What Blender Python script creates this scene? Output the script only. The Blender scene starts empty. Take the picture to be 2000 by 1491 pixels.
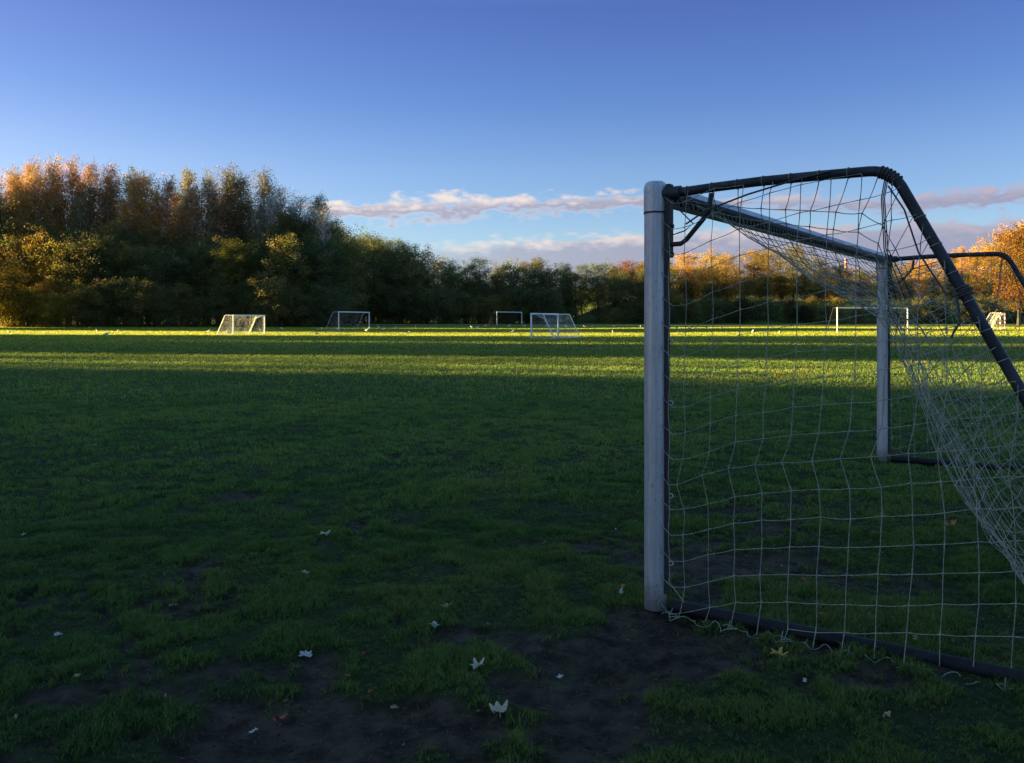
import bpy, math, random
import numpy as np
from mathutils import Vector
random.seed(7); RNG = np.random.default_rng(7)
C = bpy.data.collections.new("Scene"); bpy.context.scene.collection.children.link(C)
SC = bpy.context.scene
F, U0, V0, EYE = 1640.0, 1000.0, 628.0, 1.344
# ------------------------------------------------------------------ camera
cam = bpy.data.cameras.new("camera"); camo = bpy.data.objects.new("camera", cam); C.objects.link(camo)
camo.location = (0, 0, EYE); camo.rotation_euler = (math.radians(90), 0, 0)
cam.sensor_width = 36; cam.lens = F/2000*36; cam.shift_y = -117.5/2000
cam.clip_start = .05; cam.clip_end = 6000
SC.camera = camo
# ------------------------------------------------------------------ light
SUN_EL, SUN_DIR = 10.0, (-1.0, 0.2)
sa = math.atan2(SUN_DIR[0], SUN_DIR[1]); se = math.radians(SUN_EL)
sv = Vector((math.sin(sa)*math.cos(se), math.cos(sa)*math.cos(se), math.sin(se)))
SKY_STRENGTH, SUN_STRENGTH, EXPOSURE = .05, 5.0, 2.75
sl = bpy.data.lights.new("sun", 'SUN'); sl.energy = SUN_STRENGTH; sl.angle = math.radians(.5); sl.color = (1, .74, .28)
so = bpy.data.objects.new("sun", sl); C.objects.link(so); so.rotation_euler = sv.to_track_quat('Z', 'Y').to_euler()
SC.view_settings.view_transform = 'Standard'; SC.view_settings.look = 'None'
SC.view_settings.gamma = 1; SC.view_settings.exposure = EXPOSURE

class NT:
    """small helper round a node tree"""
    def __init__(s, nt): s.nt = nt; s.N = nt.nodes; s.L = nt.links
    def put(s, sock, v):
        if v is None: return
        if isinstance(v, bpy.types.NodeSocket): s.L.new(v, sock)
        else: sock.default_value = v
    def m(s, op, a, b=None, c=None, clamp=False):
        n = s.N.new('ShaderNodeMath'); n.operation = op; n.use_clamp = clamp
        s.put(n.inputs[0], a); s.put(n.inputs[1], b); s.put(n.inputs[2], c); return n.outputs[0]
    def mix(s, f, a, b, mode='MIX'):
        n = s.N.new('ShaderNodeMix'); n.data_type = 'RGBA'; n.blend_type = mode
        s.put(n.inputs[0], f); s.put(n.inputs[6], a); s.put(n.inputs[7], b); return n.outputs[2]
    def noise(s, vec, scale, detail=5, rough=.55, dist=0, out=0):
        n = s.N.new('ShaderNodeTexNoise'); s.put(n.inputs['Vector'], vec); n.inputs['Scale'].default_value = scale
        n.inputs['Detail'].default_value = detail; n.inputs['Roughness'].default_value = rough; n.inputs['Distortion'].default_value = dist
        return n.outputs[out]
    def ramp(s, f, stops, interp='LINEAR'):
        n = s.N.new('ShaderNodeValToRGB'); n.color_ramp.interpolation = interp; e = n.color_ramp.elements
        while len(e) < len(stops): e.new(.5)
        for k, (p, c) in enumerate(stops):
            e[k].position = p; e[k].color = (c, c, c, 1) if isinstance(c, (int, float)) else (*c, 1)
        s.put(n.inputs[0], f); return n.outputs[0]
    def sstep(s, x, a, b):
        n = s.N.new('ShaderNodeMapRange'); n.interpolation_type = 'SMOOTHSTEP'
        s.put(n.inputs[0], x); s.put(n.inputs[1], a); s.put(n.inputs[2], b); n.inputs[3].default_value = 0; n.inputs[4].default_value = 1
        return n.outputs[0]
    def comb(s, x, y, z=0.0):
        n = s.N.new('ShaderNodeCombineXYZ'); s.put(n.inputs[0], x); s.put(n.inputs[1], y); s.put(n.inputs[2], z); return n.outputs[0]

# ------------------------------------------------------------------ world: sky with evening clouds
W = bpy.data.worlds.new("World"); SC.world = W; W.use_nodes = True
t = NT(W.node_tree); t.N.clear()
sky = t.N.new('ShaderNodeTexSky'); sky.sky_type = 'NISHITA'; sky.sun_disc = False
sky.sun_elevation = se; sky.sun_rotation = sa; sky.air_density = 1.0; sky.dust_density = .35; sky.ozone_density = 3.0; sky.altitude = 100
tc = t.N.new('ShaderNodeTexCoord'); sep = t.N.new('ShaderNodeSeparateXYZ'); t.L.new(tc.outputs['Generated'], sep.inputs[0])
X, Y, Z = sep.outputs
az = t.m('MULTIPLY', t.m('ARCTAN2', X, Y), 57.29578)
el = t.m('MULTIPLY', t.m('ARCSINE', Z), 57.29578)
def azd(u): return math.degrees(math.atan((u-U0)/F))
def eld(u, v): return math.degrees(math.atan((V0-v)/F*math.cos(math.radians(azd(u)))))
def azramp(pts, lo, hi):           # piecewise value over azimuth -40..40
    st = [((azd(u)+40)/80, (val-lo)/(hi-lo)) for u, val in pts]
    r = t.ramp(t.m('DIVIDE', t.m('ADD', az, 40.0), 80.0), st)
    return t.m('MULTIPLY_ADD', r, hi-lo, lo)
cv = t.comb(t.m('MULTIPLY', az, .32), t.m('MULTIPLY', el, 1.0), 0.0)
n1 = t.noise(cv, 1.15, 6, .52, .2)
n2 = t.noise(t.comb(t.m('MULTIPLY', az, .4), t.m('MULTIPLY', el, .9), 7.3), 2.7, 5, .52, .15)
n3 = t.noise(t.comb(t.m('MULTIPLY', az, .22), t.m('MULTIPLY', el, .8), 3.1), .8, 6, .6)
nn = t.m('SUBTRACT', t.m('MULTIPLY_ADD', n2, .7, n1), .85)
# middle streak
c_el = azramp([(560, eld(560, 402)), (700, eld(700, 410)), (860, eld(860, 408)), (1000, eld(1000, 403)), (1230, eld(1230, 392)), (1500, eld(1500, 397)), (1750, eld(1750, 400)), (1900, eld(1900, 388)), (2100, eld(2100, 375))], 5, 10)
c_th = azramp([(560, .0), (640, .5), (760, .98), (900, .95), (1040, .66), (1230, .75), (1330, .45), (1480, .25), (1560, .65), (1720, .45), (1800, .7), (1950, .8), (2150, .9)], 0, 1)
d = t.m('DIVIDE', t.m('SUBTRACT', el, c_el), t.m('ADD', c_th, .05))
cov1 = t.m('SUBTRACT', t.m('ADD', 1.12, t.m('MULTIPLY', nn, 3.0)), t.m('ABSOLUTE', d))
m1 = t.m('MULTIPLY', t.sstep(cov1, .05, 1.0), t.sstep(c_th, .03, .25))
# low bank
b_el = azramp([(500, 1.0), (760, eld(760, 520)), (850, eld(850, 472)), (1000, eld(1000, 462)), (1250, eld(1250, 450)), (1400, eld(1400, 442)), (1600, eld(1600, 436)), (1800, eld(1800, 428)), (2100, eld(2100, 420))], 0, 10)
db = t.m('SUBTRACT', b_el, el)
cov2 = t.m('ADD', db, t.m('MULTIPLY', nn, 1.7))
m2 = t.sstep(cov2, -.05, .6)
fade = t.ramp(t.m('DIVIDE', t.m('ADD', az, 40.0), 80.0), [((azd(700)+40)/80, .2), ((azd(1000)+40)/80, .8), ((azd(1300)+40)/80, 1.0)])
m2 = t.m('MULTIPLY', m2, fade)
front = t.sstep(Y, .1, .3)
mk = t.m('MULTIPLY', t.m('MAXIMUM', m1, m2), front)
lit1 = t.sstep(t.m('ADD', d, t.m('MULTIPLY', nn, 2.6)), -.25, .95)
lit2 = t.m('SUBTRACT', 1.0, t.sstep(t.m('ADD', db, t.m('MULTIPLY', nn, -2.2)), .1, 1.3))
lit = t.m('ADD', t.m('MULTIPLY', lit1, m1), t.m('MULTIPLY', lit2, t.m('SUBTRACT', 1.0, m1)))
azn = t.m('DIVIDE', t.m('ADD', az, 40.0), 80.0)
litc = t.ramp(azn, [(.2, (3.3, 2.8, 2.4)), (.55, (2.7, 2.3, 2.15)), (.8, (1.6, 1.35, 1.6))])
shdc = t.ramp(azn, [(.2, (1.5, 1.4, 1.7)), (.55, (1.2, 1.18, 1.55)), (.8, (1.05, 1.05, 1.45))])
cloudc = t.mix(lit, shdc, litc)
tint = t.ramp(t.m('DIVIDE', el, 40.0), [(0, (.68, .65, .74)), (.15, (.63, .62, .72)), (.257, (.585, .565, .70)), (.365, (.435, .46, .67)), (.51, (.375, .365, .62)), (.65, (.62, .66, .75)), (1, (1.25, 1.42, 1.2))])  # visible sky scaled down; unseen zenith brightened as added fill light
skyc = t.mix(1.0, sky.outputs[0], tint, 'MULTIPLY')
skyc = t.mix(1.0, skyc, t.ramp(azn, [(.05, (1.06, .93, .87)), (.45, (1.0, 1.0, 1.0)), (.6, (1.0, 1.0, 1.0)), (.95, (.96, .95, .97))]), 'MULTIPLY')
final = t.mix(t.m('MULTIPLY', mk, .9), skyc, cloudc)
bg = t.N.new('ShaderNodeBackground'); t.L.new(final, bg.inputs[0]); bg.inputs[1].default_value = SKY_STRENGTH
wo = t.N.new('ShaderNodeOutputWorld'); t.L.new(bg.outputs[0], wo.inputs[0])

# ------------------------------------------------------------------ numpy noise
def _h(ix, iy, s):
    n = (ix.astype(np.int64)*374761393 + iy.astype(np.int64)*668265263 + s*1442695041) & 0xffffffff
    n = ((n ^ (n >> 13))*1274126177) & 0xffffffff
    return ((n ^ (n >> 16)) & 0xffff)/65535.0
def vn(x, y, s=0):
    ix = np.floor(x); iy = np.floor(y); fx = x-ix; fy = y-iy
    fx = fx*fx*(3-2*fx); fy = fy*fy*(3-2*fy)
    a = _h(ix, iy, s); b = _h(ix+1, iy, s); c = _h(ix, iy+1, s); d_ = _h(ix+1, iy+1, s)
    return (a*(1-fx)+b*fx)*(1-fy)+(c*(1-fx)+d_*fx)*fy
def fbm(x, y, s=0, o=4, r=.5):
    v = 0; a = 1; tot = 0
    for k in range(o):
        v = v+a*vn(x*2**k+17.3*k, y*2**k-9.1*k, s+k); tot += a; a *= r
    return v/tot
def ss(x, a, b):
    q = np.clip((x-a)/(b-a), 0, 1); return q*q*(3-2*q)
# ------------------------------------------------------------------ terrain
def terrain(x, y):
    x = np.asarray(x, float); y = np.asarray(y, float)
    z = .9*ss(y, 75, 190) + .3*ss(x, 0, 40)*ss(y, 45, 85)*(1-ss(y, 110, 150))
    z = z + 5.2*ss(y, 172, 196)*ss(x, 8, 28) + 7*ss(y, 212, 300)
    return z
def gpt(u, v):                      # a point of the ground seen in the photo
    lo, hi = 1.5, 400.0; k = (u-U0)/F
    for _ in range(60):
        m_ = (lo+hi)/2
        if V0+(EYE-float(terrain(k*m_, m_)))*F/m_ > v: lo = m_
        else: hi = m_
    return k*lo, lo
def patch(x, y, u, v, rx, ry):
    px, py = gpt(u, v); return np.exp(-(((x-px)/rx)**2+((y-py)/ry)**2))
def mud(x, y):
    x = np.asarray(x, float); y = np.asarray(y, float)
    b = .40*fbm(x*1.1, y*1.1, 11, 3)+.36*fbm(x*4.2, y*4.2, 23, 3)+.24*fbm(x*13, y*13, 5, 3)
    g = (.42*patch(x, y, 1185, 1290, .36, .26)+.30*patch(x, y, 1240, 1205, .28, .16)+.22*patch(x, y, 1000, 1470, .50, .16)
         + .20*patch(x, y, 1230, 1400, .35, .15)+.24*patch(x, y, 40, 1400, .35, .45)+.20*patch(x, y, 150, 1200, .5, .25)
         + .16*patch(x, y, 770, 1245, .3, .14)+.26*patch(x, y, 1440, 1100, .42, .26)+.20*patch(x, y, 1490, 1010, .25, .5)
         + .18*patch(x, y, 1740, 1145, .2, .2)+.12*patch(x, y, 800, 1400, .5, .2)+.12*patch(x, y, 640, 1090, .3, .2)
         + .14*patch(x, y, 1120, 1060, .5, .25)+.16*patch(x, y, 1340, 1155, .2, .14)+.16*patch(x, y, 1800, 775, .7, 2.0))
    near = .10*(1-ss(y, 3.2, 6.5))-.05*ss(y, 6, 12)
    return ss(b+g*.74+near*.75, .60, .70)
def micro(x, y):
    x = np.asarray(x, float); y = np.asarray(y, float)
    f1 = 1-ss(y, 12, 20); f2 = 1-ss(y, 26, 48)
    z = .030*(fbm(x*5, y*5, 31, 3)-.5)*f1+.05*(fbm(x*1.3, y*1.3, 41, 2)-.5)*f2+.009*(vn(x*19, y*19, 51)-.5)*f1
    md = mud(x, y); z = z+md*(1-ss(y, 7, 11))*(.020*(fbm(x*9, y*9, 81, 3)-.5)+.010*(vn(x*26, y*26, 83)-.5))
    return z-.018*md*f1-.065*patch(x, y, 1195, 1300, .20, .15)+.02*patch(x, y, 1150, 1215, .14, .09)
def gz(x, y): return terrain(x, y)+micro(x, y)

# ------------------------------------------------------------------ mesh helpers
def np_mesh(name, V, Fc, cols=None, mats=(), smooth=False, mi=None):
    me = bpy.data.meshes.new(name); V = np.asarray(V, np.float32); Fc = np.asarray(Fc, np.int32)
    me.vertices.add(len(V)); me.vertices.foreach_set('co', V.ravel())
    k = Fc.shape[1]; me.loops.add(Fc.size); me.loops.foreach_set('vertex_index', Fc.ravel())
    me.polygons.add(len(Fc)); me.polygons.foreach_set('loop_start', np.arange(0, Fc.size, k, dtype=np.int32))
    if smooth: me.polygons.foreach_set('use_smooth', np.ones(len(Fc), bool))
    if cols is not None:
        a = me.color_attributes.new('col', 'FLOAT_COLOR', 'POINT')
        c4 = np.ones((len(V), 4), np.float32); c4[:, :cols.shape[1]] = cols; a.data.foreach_set('color', c4.ravel())
    for m_ in mats: me.materials.append(m_)
    if mi is not None: me.polygons.foreach_set('material_index', np.asarray(mi, np.int32))
    me.update(calc_edges=True); me.validate(); return me
def link(name, me, parent=None, loc=None):
    o = bpy.data.objects.new(name, me); C.objects.link(o)
    if parent: o.parent = parent
    if loc: o.location = loc
    return o
def tag(o, label=None, cat=None, group=None, kind=None):
    if label: o['label'] = label
    if cat: o['category'] = cat
    if group: o['group'] = group
    if kind: o['kind'] = kind
    return o
class MB:
    def __init__(s): s.v = []; s.f = []; s.m = []
    def tube(s, pts, r, n=8, mat=0, cap=True, closed=False, flat=None):
        P = [Vector(p) for p in pts]; k = len(P)
        R = [r]*k if isinstance(r, (int, float)) else list(r)
        T = []
        for i in range(k):
            a = P[i-1] if (i > 0 or closed) else P[i]; b = P[(i+1) % k] if (i < k-1 or closed) else P[i]
            d_ = b-a
            T.append(d_.normalized() if d_.length > 1e-9 else Vector((0, 0, 1)))
        up = Vector((0, 0, 1)) if abs(T[0].z) < .9 else Vector((1, 0, 0))
        if flat: up = Vector(flat)
        N_ = (up-T[0]*up.dot(T[0])).normalized(); base = len(s.v)
        for i in range(k):
            N_ = N_-T[i]*N_.dot(T[i])
            N_ = N_.normalized() if N_.length > 1e-6 else Vector((1, 0, 0)); B = T[i].cross(N_)
            for j in range(n):
                a = 2*math.pi*j/n; rr = R[i] if not isinstance(R[i], tuple) else None
                q = P[i]+(N_*math.cos(a)+B*math.sin(a))*rr if rr is not None else P[i]+N_*math.cos(a)*R[i][0]+B*math.sin(a)*R[i][1]
                s.v.append(q)
        for i in range(k-1+(1 if closed else 0)):
            for j in range(n):
                a = base+i*n+j; b = base+i*n+(j+1) % n; i2 = (i+1) % k
                s.f.append((a, b, base+i2*n+(j+1) % n, base+i2*n+j)); s.m.append(mat)
        if cap and not closed:
            for st_, rev in ((base, True), (base+(k-1)*n, False)):     # caps with vertices of their own, so the sides shade cleanly
                c0 = len(s.v); s.v += [s.v[st_+j].copy() for j in range(n)]; fc_ = tuple(c0+j for j in range(n))
                s.f.append(fc_[::-1] if rev else fc_); s.m.append(mat)
    def box(s, c, ax, ay, az_, mat=0):
        c = Vector(c); ax = Vector(ax); ay = Vector(ay); az_ = Vector(az_); b = len(s.v)
        for i in (-1, 1):
            for j in (-1, 1):
                for k in (-1, 1): s.v.append(c+ax*i+ay*j+az_*k)
        for q in ((0, 1, 3, 2), (4, 6, 7, 5), (0, 4, 5, 1), (2, 3, 7, 6), (0, 2, 6, 4), (1, 5, 7, 3)):
            s.f.append(tuple(b+i for i in q)); s.m.append(mat)
    def build(s, name, mats, parent=None, smooth=True, loc=None):
        me = bpy.data.meshes.new(name); me.from_pydata([tuple(v) for v in s.v], [], s.f)
        for m_ in (mats if isinstance(mats, (list, tuple)) else [mats]): me.materials.append(m_)
        me.polygons.foreach_set('material_index', s.m)
        if smooth: me.polygons.foreach_set('use_smooth', [len(f) <= 4 for f in s.f])
        me.update(); return link(name, me, parent, loc)

# ------------------------------------------------------------------ materials
def mat(name):
    m_ = bpy.data.materials.new(name); m_.use_nodes = True; q = NT(m_.node_tree); b = q.N['Principled BSDF']; return m_, q, b
def obj_co(q): return q.N.new('ShaderNodeTexCoord').outputs['Object']
def bump(q, b, h, st, dist=.01):
    n = q.N.new('ShaderNodeBump'); n.inputs['Strength'].default_value = st; n.inputs['Distance'].default_value = dist
    q.put(n.inputs['Height'], h); q.L.new(n.outputs[0], b.inputs['Normal'])
def m_simple(name, c1, c2, rough, metal=0, scale=12, bs=.1, bd=.002):
    m_, q, b = mat(name); co = obj_co(q); n = q.noise(co, scale, 6, .65)
    q.put(b.inputs['Base Color'], q.mix(q.sstep(n, .35, .68), (*c1, 1), (*c2, 1)))
    q.put(b.inputs['Roughness'], q.m('MULTIPLY_ADD', q.noise(co, scale*2.3, 4), .25, rough-.12)); b.inputs['Metallic'].default_value = metal
    bump(q, b, q.noise(co, scale*8, 4), bs, bd); return m_
# ground
MG, q, b = mat('ground_soil_and_turf'); co = obj_co(q)
at = q.N.new('ShaderNodeAttribute'); at.attribute_name = 'col'; cover = q.N.new('ShaderNodeSeparateColor'); q.L.new(at.outputs[0], cover.inputs[0])
soil = q.mix(q.sstep(q.noise(co, 9, 7, .7), .35, .68), (.024, .018, .013, 1), (.118, .088, .064, 1))
soil = q.mix(q.sstep(q.noise(co, 60, 4, .7), .58, .72), soil, (.15, .125, .11, 1))
gn = q.noise(co, 1.7, 6, .7); gn2 = q.noise(co, 24, 4, .7)
turf = q.mix(q.sstep(gn, .35, .65), (.045, .080, .012, 1), (.085, .12, .018, 1))
turf = q.mix(q.sstep(gn2, .4, .75), turf, (.085, .10, .030, 1))
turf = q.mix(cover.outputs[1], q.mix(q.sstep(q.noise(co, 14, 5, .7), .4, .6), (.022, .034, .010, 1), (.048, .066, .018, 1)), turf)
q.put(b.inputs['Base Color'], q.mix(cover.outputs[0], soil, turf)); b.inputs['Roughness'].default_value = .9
b.inputs['Specular IOR Level'].default_value = .15
bump(q, b, q.m('ADD', q.noise(co, 45, 7, .8), q.noise(co, 9, 6, .75)), 1.0, .05)
# blades
MBL, q, b = mat('grass_blades'); at = q.N.new('ShaderNodeAttribute'); at.attribute_name = 'col'
q.L.new(at.outputs[0], b.inputs['Base Color']); b.inputs['Roughness'].default_value = .62; b.inputs['Specular IOR Level'].default_value = .25
tr = q.N.new('ShaderNodeBsdfTranslucent'); q.L.new(at.outputs[0], tr.inputs[0]); ms = q.N.new('ShaderNodeMixShader'); ms.inputs[0].default_value = .42
q.L.new(b.outputs[0], ms.inputs[1]); q.L.new(tr.outputs[0], ms.inputs[2]); q.L.new(ms.outputs[0], q.N['Material Output'].inputs[0])
# tree foliage: object colour times per-leaf variation
MF, q, b = mat('foliage'); at = q.N.new('ShaderNodeAttribute'); at.attribute_name = 'col'; oi = q.N.new('ShaderNodeObjectInfo')
fc = q.mix(1.0, oi.outputs['Color'], at.outputs[0], 'MULTIPLY'); q.L.new(fc, b.inputs['Base Color'])
b.inputs['Roughness'].default_value = .7; b.inputs['Specular IOR Level'].default_value = .15
tr = q.N.new('ShaderNodeBsdfTranslucent'); q.L.new(fc, tr.inputs[0]); ms = q.N.new('ShaderNodeMixShader'); ms.inputs[0].default_value = .42
q.L.new(b.outputs[0], ms.inputs[1]); q.L.new(tr.outputs[0], ms.inputs[2]); q.L.new(ms.outputs[0], q.N['Material Output'].inputs[0])
M_BARK = m_simple('dark_bark', (.028, .023, .018), (.06, .05, .04), .85, 0, 3, .6, .03)
M_BIRCH = m_simple('birch_bark', (.22, .20, .18), (.62, .59, .54), .8, 0, 2, .3, .02)
# brushed aluminium with scuffs
M_ALU, q, b = mat('weathered_aluminium'); co = obj_co(q)
st = q.N.new('ShaderNodeMapping'); q.L.new(co, st.inputs[0]); st.inputs['Scale'].default_value = (30, 30, 1.3)
n_ = q.noise(st.outputs[0], 3, 6, .6); big = q.noise(co, 5, 6, .7)
base = q.mix(q.sstep(n_, .3, .7), (.35, .38, .425, 1), (.47, .50, .55, 1))
b.inputs['Specular IOR Level'].default_value = .5
base = q.mix(q.m('MULTIPLY', q.sstep(big, .52, .74), .55), base, (.24, .24, .25, 1))
sc = q.sstep(q.m('ADD', q.noise(co, 70, 5, .75), q.m('MULTIPLY', q.noise(co, 4, 3, .5), .22)), .70, .76)
base = q.mix(q.m('MULTIPLY', sc, .6), base, (.12, .12, .13, 1))
geo = q.N.new('ShaderNodeSeparateXYZ'); q.L.new(co, geo.inputs[0])
low = q.m('SUBTRACT', 1.0, q.sstep(q.m('ADD', geo.outputs[2], q.m('MULTIPLY', q.noise(co, 18, 5, .7), -.22)), -.08, .06))
base = q.mix(q.m('MULTIPLY', low, .75), base, (.07, .055, .04, 1))
q.put(b.inputs['Base Color'], base); q.put(b.inputs['Metallic'], q.m('MULTIPLY_ADD', low, -.3, .4))
q.put(b.inputs['Roughness'], q.m('MULTIPLY_ADD', big, .3, .28)); bump(q, b, q.noise(co, 120, 3), .12, .001)
M_FRAME = m_simple('dark_grey_tube', (.020, .024, .032), (.042, .048, .060), .5, .1, 14, .15, .001)
M_GBAR = m_simple('black_ground_tube', (.007, .007, .010), (.016, .016, .021), .6, .0, 10, .15, .001)
M_RUB = m_simple('black_seal', (.012, .012, .014), (.03, .03, .03), .7)
for mm_ in (M_GBAR, M_FRAME): mm_.node_tree.nodes['Principled BSDF'].inputs['Specular IOR Level'].default_value = .18
M_NET = m_simple('pale_net_cord', (.18, .19, .155), (.33, .34, .28), .75, 0, 60, .4, .001)
M_ROPE = m_simple('dark_rope', (.03, .03, .035), (.08, .075, .08), .85, 0, 90, .5, .001)
M_HOOK = m_simple('grey_plastic_hook', (.35, .36, .38), (.5, .5, .52), .5)
M_WHITE = m_simple('white_painted_tube', (.70, .70, .70), (.82, .82, .80), .4, 0, 3, .05)
M_FNET = m_simple('white_net_cord', (.60, .60, .56), (.78, .78, .72), .8, 0, 9, .1)
M_SUNWARM = m_simple('sun_tinted_white_tube', (.40, .36, .30), (.50, .45, .38), .4, 0, 3, .05)  # white tube dimmed and warmed so its colour carries the orange sunlight
M_RED = m_simple('red_paint', (.42, .04, .025), (.55, .07, .04), .5, 0, 3, .05)
M_GW = m_simple('white_feathers', (.72, .72, .70), (.85, .85, .83), .8, 0, 20, .2)
M_GG = m_simple('grey_feathers', (.28, .29, .31), (.40, .41, .43), .8, 0, 20, .2)
M_GB = m_simple('yellow_beak', (.55, .35, .05), (.65, .42, .08), .5)
M_BRK = m_simple('tower_concrete', (.5, .48, .46), (.62, .6, .58), .8, 0, .5, .1)

# ------------------------------------------------------------------ ground sheet
def lines(segs):
    out = []
    for a, b_, stp in segs: out += list(np.arange(a, b_-1e-9, stp))
    return out
gx = list(np.arange(0, 3.6, .026))+list(np.arange(3.6, 10.01, .055)); v_ = gx[-1]; stp = .06
while v_ < 2600: stp *= 1.085; v_ += stp; gx.append(v_)
gx = np.array(sorted([-g for g in gx[1:]]+gx))
gy = list(np.arange(2.1, 6, .024))+list(np.arange(6, 13, .042)); v_ = gy[-1]; stp = .042
while v_ < 2800: stp *= 1.022; v_ += stp; gy.append(v_)
v_ = 2.1; stp = .05
while v_ > -400: stp *= 1.16; v_ -= stp; gy.insert(0, v_)
gy = np.array(gy); GX, GY = np.meshgrid(gx, gy)
gv = np.stack([GX, GY, gz(GX, GY)], -1).reshape(-1, 3); nx = len(gx); ny = len(gy)
ii = (np.arange(ny-1)[:, None]*nx+np.arange(nx-1)[None]).ravel()
gf = np.stack([ii, ii+1, ii+nx+1, ii+nx], -1)
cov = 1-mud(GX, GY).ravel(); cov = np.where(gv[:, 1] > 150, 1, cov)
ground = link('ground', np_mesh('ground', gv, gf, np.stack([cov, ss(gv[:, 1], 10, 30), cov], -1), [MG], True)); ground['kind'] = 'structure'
ground['label'] = 'playing field of worn green grass with muddy patches'

# ------------------------------------------------------------------ grass
GV, GF, GC = [], [], []; goff = 0
def blades(n, y0, y1, w, h, margin, tuft, bend=.5, lit_gain=1.0, p=1.0):
    global goff
    yy = np.sqrt(RNG.uniform(y0**2, y1**2, n)) if p == 1 else y0*(y1/y0)**RNG.uniform(0, 1, n)
    xx = RNG.uniform(-1, 1, n)*(.62*yy+margin)
    if tuft > 0:                                  # gather the blades into tufts
        cell = tuft; ra, rb = .857, .515; px_ = xx*ra+yy*rb+.6*tuft*np.sin(yy*2.1/tuft*.13); py_ = -xx*rb+yy*ra+.6*tuft*np.sin(xx*1.7/tuft*.11)
        cx = np.floor(px_/cell); cy = np.floor(py_/cell); ex = (cx+_h(cx, cy, 3))*cell-px_; ey = (cy+_h(cx, cy, 4))*cell-py_
        tx = xx+ex*ra-ey*rb; ty = yy+ex*rb+ey*ra
        a = RNG.uniform(.0, .55, n); xx = xx*(1-a)+tx*a; yy = yy*(1-a)+ty*a
    m_ = mud(xx, yy); pit = (1-ss(fbm(xx*6.0, yy*6.0, 61, 3), .30, .44))*(y1 < 40)*.45; keep = RNG.uniform(0, 1, n) > np.maximum(m_*.955, pit)
    xx, yy, m_ = xx[keep], yy[keep], m_[keep]; n = len(xx)
    lump = fbm(xx*6.0, yy*6.0, 61, 3); big_ = fbm(xx*.7, yy*.7, 71, 3)
    hh = h*(.5+1.1*ss(lump, .36, .66))*RNG.uniform(.6, 1.25, n)*(1-.5*m_)
    ww = w*RNG.uniform(.7, 1.3, n)
    ang = RNG.uniform(0, 2*np.pi, n); dx, dy = np.cos(ang), np.sin(ang)
    la = RNG.uniform(0, 2*np.pi, n); ln = RNG.uniform(.1, 1.0, n)*bend*hh; lx, ly = np.cos(la)*ln, np.sin(la)*ln
    z0 = gz(xx, yy)-.004
    A = np.stack([xx-dx*ww/2, yy-dy*ww/2, z0], -1); B = np.stack([xx+dx*ww/2, yy+dy*ww/2, z0], -1)
    D = np.stack([xx+lx*.45-dx*ww*.35, yy+ly*.45-dy*ww*.35, z0+hh*.62], -1); E = np.stack([xx+lx*.45+dx*ww*.35, yy+ly*.45+dy*ww*.35, z0+hh*.62], -1)
    T_ = np.stack([xx+lx*1.3, yy+ly*1.3, z0+hh], -1)
    V = np.stack([A, B, D, E, T_], 1).reshape(-1, 3); k = np.arange(n)[:, None]*5+goff
    GV.append(V); GF.append(np.concatenate([k+np.array([[0, 1, 3]]), k+np.array([[0, 3, 2]]), k+np.array([[2, 3, 4]])])); goff += 5*n
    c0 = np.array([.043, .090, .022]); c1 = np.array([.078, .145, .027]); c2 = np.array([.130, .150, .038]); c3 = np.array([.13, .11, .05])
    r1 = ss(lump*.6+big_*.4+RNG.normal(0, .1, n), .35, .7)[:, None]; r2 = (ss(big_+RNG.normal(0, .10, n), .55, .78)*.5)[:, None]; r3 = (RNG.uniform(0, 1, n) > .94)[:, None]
    c = c0*(1-r1)+c1*r1; c = c*(1-r2)+c2*r2; c = np.where(r3, c3, c)*RNG.uniform(.55, 1.4, n)[:, None]*(lit_gain if lit_gain is not None else np.interp(yy, [2, 5, 8, 14, 30, 40, 60, 135], [1.12, 1.28, 1.65, 1.85, 1.85, 2.0, 3.1, 3.3])[:, None]*np.stack([np.interp(yy, [14, 60], [1.05, 1.38]), np.interp(yy, [14, 60], [1, .92]), np.interp(yy, [14, 60], [1, .55])], -1))  # distance gain paints sunlit brightness and warmth into the blade colour
    GC.append(np.repeat(c, 5, 0))
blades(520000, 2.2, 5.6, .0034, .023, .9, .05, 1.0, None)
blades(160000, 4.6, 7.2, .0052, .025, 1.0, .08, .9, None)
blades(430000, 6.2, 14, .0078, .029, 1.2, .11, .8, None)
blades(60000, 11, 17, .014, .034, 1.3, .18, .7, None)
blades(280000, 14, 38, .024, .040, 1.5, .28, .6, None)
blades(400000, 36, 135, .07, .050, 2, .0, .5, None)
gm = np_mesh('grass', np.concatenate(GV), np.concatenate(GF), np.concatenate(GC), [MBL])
tag(link('grass', gm), 'short uneven green grass with tufts and worn muddy gaps', 'grass', kind='stuff')

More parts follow.
